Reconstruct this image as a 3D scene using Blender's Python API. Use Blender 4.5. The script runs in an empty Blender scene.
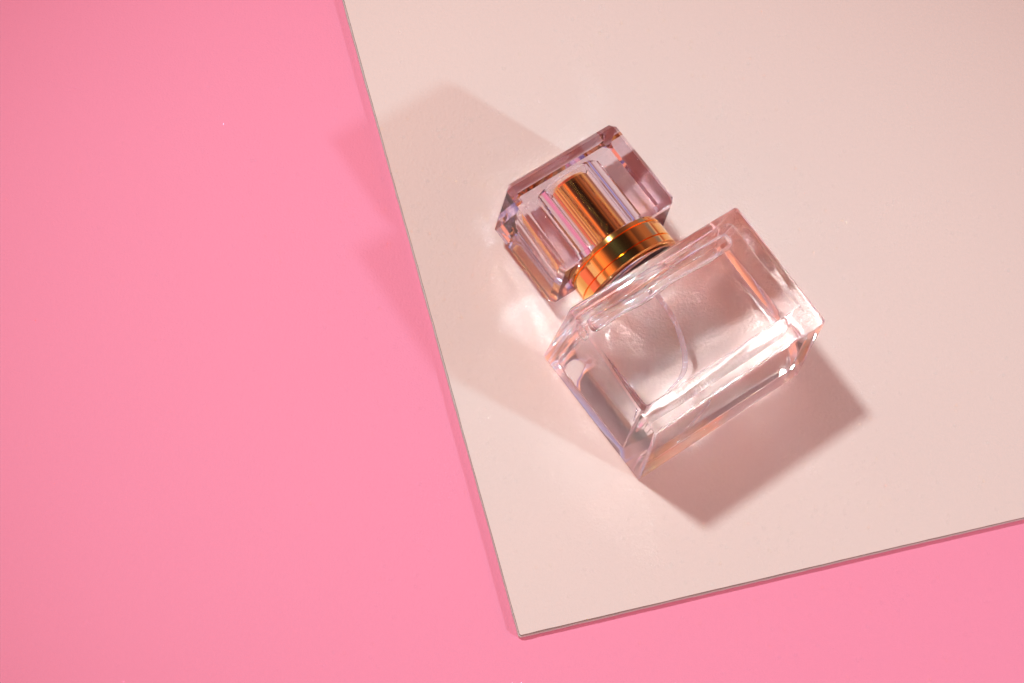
import bpy, bmesh, math, random
from mathutils import Vector, Matrix, noise

S = 1.0                      # one design unit (the bottle's width) in metres
scene = bpy.context.scene
COL = scene.collection

# ------------------------------------------------------------------ camera
F_PX, TILT, ROLL, DIST = 2206.5, 0.4209, -0.2841, 10.7847
Cp = Vector((0, -DIST * math.sin(TILT), DIST * math.cos(TILT)))
R_ = Vector((1, 0, 0)); U_ = Vector((0, math.cos(TILT), math.sin(TILT))); F_ = (-Cp).normalized()
cr, sr = math.cos(ROLL), math.sin(ROLL)
right = R_ * cr - U_ * sr
up = R_ * sr + U_ * cr
cd = bpy.data.cameras.new('camera'); cam = bpy.data.objects.new('camera', cd); COL.objects.link(cam)
cam.matrix_world = Matrix(((right.x, up.x, -F_.x, Cp.x * S), (right.y, up.y, -F_.y, Cp.y * S),
                           (right.z, up.z, -F_.z, Cp.z * S), (0, 0, 0, 1)))
cd.sensor_width = 36; cd.lens = F_PX / 1024 * 36
cd.clip_start = 0.01; cd.clip_end = 500
scene.camera = cam

# ------------------------------------------------------------------ world (dim studio: dark overhead, pink bounce low down)
w = bpy.data.worlds.new('World'); scene.world = w; w.use_nodes = True
nt = w.node_tree; nt.nodes.clear()
wo = nt.nodes.new('ShaderNodeOutputWorld'); bg = nt.nodes.new('ShaderNodeBackground')
tc = nt.nodes.new('ShaderNodeTexCoord'); sx = nt.nodes.new('ShaderNodeSeparateXYZ'); rp = nt.nodes.new('ShaderNodeValToRGB')
nt.links.new(tc.outputs['Generated'], sx.inputs[0]); nt.links.new(sx.outputs['Z'], rp.inputs[0])
# uneven room: pale walls and bounce broken up by dark stretches
wn = nt.nodes.new('ShaderNodeTexNoise'); wn.inputs['Scale'].default_value = 1.8; wn.inputs['Detail'].default_value = 1.0
wr = nt.nodes.new('ShaderNodeValToRGB'); wm = nt.nodes.new('ShaderNodeMix'); wm.data_type = 'RGBA'; wm.blend_type = 'MULTIPLY'
wm.inputs['Factor'].default_value = 1.0
nt.links.new(tc.outputs['Generated'], wn.inputs['Vector']); 
wd = nt.nodes.new('ShaderNodeVectorMath'); wd.operation = 'DOT_PRODUCT'; wd.inputs[1].default_value = (-0.57, 0.82, 0.0)
wa = nt.nodes.new('ShaderNodeMath'); wa.operation = 'MULTIPLY_ADD'; wa.inputs[1].default_value = 0.14
nt.links.new(tc.outputs['Generated'], wd.inputs[0]); nt.links.new(wd.outputs['Value'], wa.inputs[0])
nt.links.new(wn.outputs['Fac'], wa.inputs[2]); nt.links.new(wa.outputs[0], wr.inputs[0])
wr.color_ramp.elements[1].position = 0.55; wr.color_ramp.elements[1].color = (0.26, 0.34, 0.58, 1)
wr.color_ramp.elements[0].position = 0.47; wr.color_ramp.elements[0].color = (1.0, 1.0, 1.0, 1)
nt.links.new(rp.outputs[0], wm.inputs['A']); nt.links.new(wr.outputs[0], wm.inputs['B'])
nt.links.new(wm.outputs['Result'], bg.inputs[0]); nt.links.new(bg.outputs[0], wo.inputs[0])
el = rp.color_ramp.elements
el[0].position = 0.0; el[0].color = (0.66, 0.50, 0.60, 1)      # pale floor and walls low down
el[1].position = 0.92; el[1].color = (0.020, 0.010, 0.012, 1)   # dark ceiling
e = el.new(0.20); e.color = (0.66, 0.50, 0.60, 1)
e = el.new(0.32); e.color = (1.08, 0.36, 0.20, 1)               # bounce off the pink set
e = el.new(0.54); e.color = (1.08, 0.36, 0.20, 1)
e = el.new(0.70); e.color = (0.50, 0.17, 0.11, 1)
bg.inputs[1].default_value = 1.42

# ------------------------------------------------------------------ lamps
def lamp(name, az, elv, dist, ang, power, color, cone, at):
    d = Vector((math.cos(math.radians(elv)) * math.cos(math.radians(az)),
                math.cos(math.radians(elv)) * math.sin(math.radians(az)), math.sin(math.radians(elv))))
    ld = bpy.data.lights.new(name, 'SPOT'); ld.spot_size = math.radians(cone); ld.spot_blend = 1.0
    ld.shadow_soft_size = dist * math.tan(math.radians(ang / 2)); ld.energy = power; ld.color = color
    o = bpy.data.objects.new(name, ld); COL.objects.link(o)
    o.location = Vector((0.79, 0.2, 0.2)) * S + d * dist
    aim = (o.location - Vector((at[0], at[1], 0)) * S).normalized()
    o.rotation_euler = aim.to_track_quat('Z', 'Y').to_euler()
    return o
lamp('key_lamp', 163.0, 56.8, 22, 5.5, 17700.0, (0.66, 0.83, 0.86), 29, (1.0, -0.2))
lamp('side_lamp', -15.8, 31.6, 22, 3.2, 9200.0, (0.40, 0.78, 0.90), 32, (0.35, -0.1))

scene.view_settings.view_transform = 'Standard'
scene.view_settings.look = 'None'
scene.view_settings.exposure = 0.0
scene.view_settings.gamma = 1.0
cy = scene.cycles
cy.use_denoising = True
cy.caustics_refractive = True; cy.caustics_reflective = True
cy.blur_glossy = 0.0; cy.use_adaptive_sampling = False
cy.max_bounces = 24; cy.transmission_bounces = 20; cy.glossy_bounces = 12; cy.diffuse_bounces = 4
cy.transparent_max_bounces = 16
cy.sample_clamp_indirect = 0
cy.use_guiding = True; cy.use_surface_guiding = True; cy.guiding_training_samples = 128; cy.surface_guiding_probability = 0.9

# ------------------------------------------------------------------ helpers
def mat(name):
    m = bpy.data.materials.new(name); m.use_nodes = True
    return m, m.node_tree, m.node_tree.nodes['Principled BSDF']

def glass_mat(name, ior, color=(1, 1, 1), rough=0.0):
    m = bpy.data.materials.new(name); m.use_nodes = True
    t = m.node_tree; t.nodes.clear()
    o = t.nodes.new('ShaderNodeOutputMaterial'); g = t.nodes.new('ShaderNodeBsdfGlass')
    g.inputs['IOR'].default_value = ior; g.inputs['Roughness'].default_value = rough
    g.inputs['Color'].default_value = (*color, 1)
    t.links.new(g.outputs[0], o.inputs[0])
    return m

def obj(name, bm, m, parent=None, smooth=None):
    me = bpy.data.meshes.new(name)
    bmesh.ops.recalc_face_normals(bm, faces=bm.faces)
    bm.to_mesh(me); bm.free()
    me.materials.append(m)
    if smooth is not None:
        for p in me.polygons: p.use_smooth = True
        try: me.set_sharp_from_angle(angle=math.radians(smooth))
        except Exception: pass
    o = bpy.data.objects.new(name, me); COL.objects.link(o)
    if parent: o.parent = parent
    return o

def hexa(corners):            # 8 corners: back loop (4) then front loop (4)
    bm = bmesh.new(); v = [bm.verts.new(c) for c in corners]
    for f in ((0, 1, 2, 3), (7, 6, 5, 4), (0, 4, 5, 1), (1, 5, 6, 2), (2, 6, 7, 3), (3, 7, 4, 0)):
        bm.faces.new([v[i] for i in f])
    bmesh.ops.recalc_face_normals(bm, faces=bm.faces)
    return bm

def bevel(bm, off, seg=3, edges=None):
    bmesh.ops.bevel(bm, geom=list(edges or bm.edges), offset=off, segments=seg, profile=0.5, affect='EDGES')

def lathe(profile, n=96, cz=0.0, closed=True):
    """profile: list of (r, y) turned about the y axis through height cz"""
    bm = bmesh.new(); rings = []
    for r, y in profile:
        if r < 1e-6:
            rings.append([bm.verts.new((0, y * 1.0, cz))])
        else:
            rings.append([bm.verts.new((r * math.cos(2 * math.pi * k / n), y, cz + r * math.sin(2 * math.pi * k / n))) for k in range(n)])
    for a, b in zip(rings, rings[1:]):
        for k in range(n):
            k2 = (k + 1) % n
            if len(a) == 1 and len(b) == 1: continue
            if len(a) == 1: bm.faces.new((a[0], b[k], b[k2]))
            elif len(b) == 1: bm.faces.new((a[k], b[0], a[k2]))
            else: bm.faces.new((a[k], b[k], b[k2], a[k2]))
    return bm

def sc(bm, s=S):
    bmesh.ops.scale(bm, vec=(s, s, s), verts=bm.verts); return bm

# ------------------------------------------------------------------ ground and board
def paper_mat(name, col, col2, bump, scale, rough=0.6, spec=0.25):
    m, t, p = mat(name)
    tcn = t.nodes.new('ShaderNodeTexCoord')
    n1 = t.nodes.new('ShaderNodeTexNoise'); n1.inputs['Scale'].default_value = 0.45; n1.inputs['Detail'].default_value = 4
    n2 = t.nodes.new('ShaderNodeTexNoise'); n2.inputs['Scale'].default_value = scale; n2.inputs['Detail'].default_value = 6
    mx = t.nodes.new('ShaderNodeMix'); mx.data_type = 'RGBA'
    mx.inputs['A'].default_value = (*col, 1); mx.inputs['B'].default_value = (*col2, 1)
    t.links.new(tcn.outputs['Object'], n1.inputs['Vector']); t.links.new(tcn.outputs['Object'], n2.inputs['Vector'])
    t.links.new(n1.outputs['Fac'], mx.inputs['Factor']); t.links.new(mx.outputs['Result'], p.inputs['Base Color'])
    b = t.nodes.new('ShaderNodeBump'); b.inputs['Strength'].default_value = bump; b.inputs['Distance'].default_value = 0.006
    t.links.new(n2.outputs['Fac'], b.inputs['Height']); t.links.new(b.outputs[0], p.inputs['Normal'])
    p.inputs['Roughness'].default_value = rough; p.inputs['Specular IOR Level'].default_value = spec
    return m
PINK = paper_mat('pink_paper', (0.93, 0.275, 0.40), (0.955, 0.29, 0.418), 0.4, 90)
CREAM = paper_mat('cream_board', (0.795, 0.60, 0.54), (0.82, 0.63, 0.565), 0.45, 75)
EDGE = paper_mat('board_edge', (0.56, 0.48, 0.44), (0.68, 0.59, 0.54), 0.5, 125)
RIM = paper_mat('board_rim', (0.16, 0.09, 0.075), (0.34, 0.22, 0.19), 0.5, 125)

BT = 0.034
PSI = 0.526; BX, BY = 0.4158, -1.4178
bm = bmesh.new()
bmesh.ops.create_grid(bm, x_segments=1, y_segments=1, size=30)
ground = obj('ground', sc(bm), PINK)
ground.location = (0, 0, -(BT + 0.004) * S)
ground['kind'] = 'structure'

board = bpy.data.objects.new('display_board', None); COL.objects.link(board)
board.location = (BX * S, BY * S, -BT * S); board.rotation_euler = (0, 0, PSI)
board['label'] = 'thin cream board lying on the pink surface under the glass bottle'
board['category'] = 'board'
BW, BH = 6.4, 8.0
def slab(x0, y0, x1, y1, z0, z1):
    return hexa([(x0, y0, z0), (x1, y0, z0), (x1, y1, z0), (x0, y1, z0), (x0, y0, z1), (x1, y0, z1), (x1, y1, z1), (x0, y1, z1)])
def sheet(grow, z0, z1, jit, seed):
    """rectangular sheet whose cut edges wander by a hair"""
    rnd = random.Random(seed); pts = []
    cs = [(-grow, -grow), (BW + grow, -grow), (BW + grow, BH + grow), (-grow, BH + grow)]
    for k in range(4):
        a = Vector(cs[k]); b = Vector(cs[(k + 1) % 4]); n = 140
        nrm = Vector(((b - a).y, -(b - a).x)).normalized()
        for i in range(n):
            u = i / n
            w = noise.noise(Vector((u * 9, k * 3.1, seed))) * jit * 1.6 + (rnd.random() - 0.5) * jit
            if i == 0: pts.append(a + (b - a).normalized() * 0.006); continue
            pts.append(a + (b - a) * u + nrm * w)
        pts.append(b - (b - a).normalized() * 0.006)
    bm = bmesh.new()
    lo = [bm.verts.new((q.x, q.y, z0)) for q in pts]; hi = [bm.verts.new((q.x, q.y, z1)) for q in pts]
    bm.faces.new(hi); bm.faces.new(list(reversed(lo)))
    for i in range(len(pts)): bm.faces.new((lo[i], lo[(i + 1) % len(pts)], hi[(i + 1) % len(pts)], hi[i]))
    return bm
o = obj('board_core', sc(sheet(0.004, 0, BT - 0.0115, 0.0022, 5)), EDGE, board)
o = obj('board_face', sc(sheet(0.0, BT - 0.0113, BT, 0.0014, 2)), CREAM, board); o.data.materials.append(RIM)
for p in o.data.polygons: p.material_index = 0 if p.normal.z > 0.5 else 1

# ------------------------------------------------------------------ the bottle
bottle = bpy.data.objects.new('perfume_bottle', None); COL.objects.link(bottle)
bottle.location = (0.7944 * S, 0.1099 * S, 0.002 * S); bottle.rotation_euler = (0, 0, 0.8865)
bottle['label'] = 'clear square glass perfume bottle with gold collar and block cap lying on its back'
bottle['category'] = 'perfume bottle'
T = 0.6147; HB = 0.363; ZC = T / 2

GLASS = glass_mat('clear_glass', 1.5, (0.998, 0.994, 0.998))
LIQUID = True
LIQ = glass_mat('perfume', (1.36 if LIQUID else 1.0) / 1.5, (0.998, 0.99, 0.992))
AIR_L = glass_mat('air_in_liquid', 1 / 1.36)
ACR = glass_mat('clear_acrylic', 1.49, (0.93, 0.89, 0.93))
AIR_A = glass_mat('air_in_acrylic', 1 / 1.49)

m, t, p = mat('polished_gold'); GOLD = m
p.inputs['Base Color'].default_value = (1.0, 0.56, 0.16, 1); p.inputs['Metallic'].default_value = 1; p.inputs['Roughness'].default_value = 0.10
m, t, p = mat('tube_plastic'); TUBE = m
p.inputs['Base Color'].default_value = (0.90, 0.86, 0.92, 1); p.inputs['Roughness'].default_value = 0.2
p.inputs['Transmission Weight'].default_value = 0.8; p.inputs['IOR'].default_value = 1.10

# body: outer glass, slightly wider at the back than at the front
def grid_box(fn, n):
    """closed box of n*n quads per side, each vertex passed through fn(a, b, c) with a, b, c in -1..1"""
    bm = bmesh.new(); bmesh.ops.create_cube(bm, size=2)
    bmesh.ops.subdivide_edges(bm, edges=bm.edges, cuts=n, use_grid_fill=True)
    for v in bm.verts: v.co = fn(*v.co)
    return bm
body = hexa([(-0.505, -0.377, 0), (0.507, -0.377, 0), (0.505, 0.395, 0), (-0.508, 0.405, 0),
             (-0.518, -0.362, T), (0.508, -0.352, T), (0.520, 0.355, T), (-0.480, 0.362, T)])
bevel(body, 0.017, 4)
glass = obj('glass_body', sc(body), GLASS, bottle, smooth=25)

def remeshed(name, bm, voxel, smooth_it, m, parent, disp=None):
    o = obj(name + '_raw', sc(bm), m)
    r = o.modifiers.new('r', 'REMESH'); r.mode = 'VOXEL'; r.voxel_size = voxel * S
    s = o.modifiers.new('s', 'SMOOTH'); s.iterations = smooth_it; s.factor = 0.5
    dg = bpy.context.evaluated_depsgraph_get(); dg.update()
    me = bpy.data.meshes.new_from_object(o.evaluated_get(dg))
    bpy.data.objects.remove(o)
    me.name = name
    if disp:
        for v in me.vertices: v.co = v.co + disp(v.co / S, v.normal) * S
    for p in me.polygons: p.use_smooth = True
    if not me.materials: me.materials.append(m)
    n = bpy.data.objects.new(name, me); COL.objects.link(n); n.parent = parent
    return n

def wobble(amp, fr, seed, sh=0.0):
    """hand-moulded unevenness; stronger by the shoulder"""
    def f(c, n):
        k = min(max((c.y - 0.16) / 0.12, 0), 1) * sh
        return n * ((amp + k) * noise.noise(Vector((c.x * fr + seed, c.y * fr, c.z * fr)))
                    + 0.16 * k * noise.noise(Vector((c.x * fr * 3, c.y * fr * 3 + seed, c.z * fr * 3))))
    return f

def box_bm(x0, x1, y0, y1, z0, z1, bv=0.0, seg=3):
    b = slab(x0, y0, x1, y1, z0, z1)
    if bv: bevel(b, bv, seg)
    return b
def join(a, b):
    me = bpy.data.meshes.new('tmp'); b.to_mesh(me); b.free(); a.from_mesh(me); bpy.data.meshes.remove(me); return a

cav = box_bm(-0.455, 0.455, -0.220, 0.315, 0.052, 0.568, 0.03)
cav = join(cav, lathe([(0, 0.2), (0.105, 0.2), (0.105, 0.345), (0, 0.345)], 48, ZC))
liquid = remeshed('inner_wall', cav, 0.012, 8, LIQ, bottle, wobble(0.006, 3.6, 3.1, 0.018))

# air pocket floating against the upper (front) wall
bub = box_bm(-0.425, 0.415, 0.215, 0.290, 0.45, 0.545, 0.025)
bubble = remeshed('air_pocket', bub, 0.011, 14, AIR_L, bottle, wobble(0.020, 5.0, 8.7, 0.004))

# dip tube: curved, from the neck down to a lower corner of the cavity
def tube_bm(pts, r, n=16, samples=40):
    P = [Vector(q) for q in pts]; path = []
    for i in range(len(P) - 1):
        p0 = P[max(i - 1, 0)]; p1 = P[i]; p2 = P[i + 1]; p3 = P[min(i + 2, len(P) - 1)]
        for k in range(samples // (len(P) - 1)):
            u = k / (samples // (len(P) - 1))
            path.append(0.5 * ((2 * p1) + (p2 - p0) * u + (2 * p0 - 5 * p1 + 4 * p2 - p3) * u * u + (3 * p1 - p0 - 3 * p2 + p3) * u ** 3))
    path.append(P[-1])
    bm = bmesh.new(); rings = []
    for i, q in enumerate(path):
        d = (path[min(i + 1, len(path) - 1)] - path[max(i - 1, 0)]).normalized()
        a = d.cross(Vector((0, 0, 1))).normalized(); b = a.cross(d)
        rings.append([bm.verts.new(q + (a * math.cos(6.28318 * k / n) + b * math.sin(6.28318 * k / n)) * r) for k in range(n)])
    for a, b in zip(rings, rings[1:]):
        for k in range(n): bm.faces.new((a[k], a[(k + 1) % n], b[(k + 1) % n], b[k]))
    bm.faces.new(rings[0]); bm.faces.new(rings[-1])
    return bm
tube = obj('dip_tube', sc(tube_bm([(0.0, 0.335, ZC), (0.0, 0.2, ZC), (-0.02, 0.05, 0.30), (-0.09, -0.10, 0.26), (-0.22, -0.19, 0.2)], 0.013)), TUBE, bottle, smooth=40)

# collar: two polished gold rings with a groove
Y0 = 0.418; RC = 0.262
prof = [(0.0, Y0), (RC - 0.012, Y0), (RC, Y0 + 0.005), (RC, Y0 + 0.040), (RC - 0.010, Y0 + 0.042), (RC - 0.010, Y0 + 0.047),
        (RC, Y0 + 0.050), (RC, Y0 + 0.125), (RC - 0.010, Y0 + 0.127), (RC - 0.010, Y0 + 0.132), (RC - 0.002, Y0 + 0.136), (RC - 0.006, Y0 + 0.160),
        (RC - 0.04, Y0 + 0.166), (0.0, Y0 + 0.166)]
neck = obj('glass_neck', sc(lathe([(0, 0.400), (0.225, 0.400), (0.235, 0.404), (0.225, 0.414), (0, 0.414)], 96, ZC)), GLASS, bottle, smooth=40)
collar = obj('collar', sc(lathe(prof, 128, ZC)), GOLD, bottle, smooth=30)

# cap: solid clear block with a bored hole and a gold sleeve inside
CY0, CY1 = 0.566, 1.074
CZ0, CZ1 = 0.088, 0.527
capb = hexa([(-0.350, CY0, CZ0), (0.340, CY0, CZ0), (0.338, CY1, CZ0), (-0.348, CY1, CZ0),
             (-0.352, CY0, CZ1), (0.337, CY0, CZ1), (0.334, CY1, CZ1), (-0.322, CY1, CZ1)])
bevel(capb, 0.026, 1)
cap = obj('cap', sc(capb), ACR, bottle, smooth=25)
bore = obj('cap_bore', sc(lathe([(0, CY0 + 0.004), (0.190, CY0 + 0.004), (0.190, CY0 + 0.400), (0.175, CY0 + 0.415), (0, CY0 + 0.415)], 96, ZC)), AIR_A, cap, smooth=30)
sleeve = obj('gold_sleeve', sc(lathe([(0, CY0 + 0.022), (0.160, CY0 + 0.022), (0.160, CY0 + 0.378), (0.146, CY0 + 0.396), (0, CY0 + 0.396)], 96, ZC)), GOLD, cap, smooth=30)
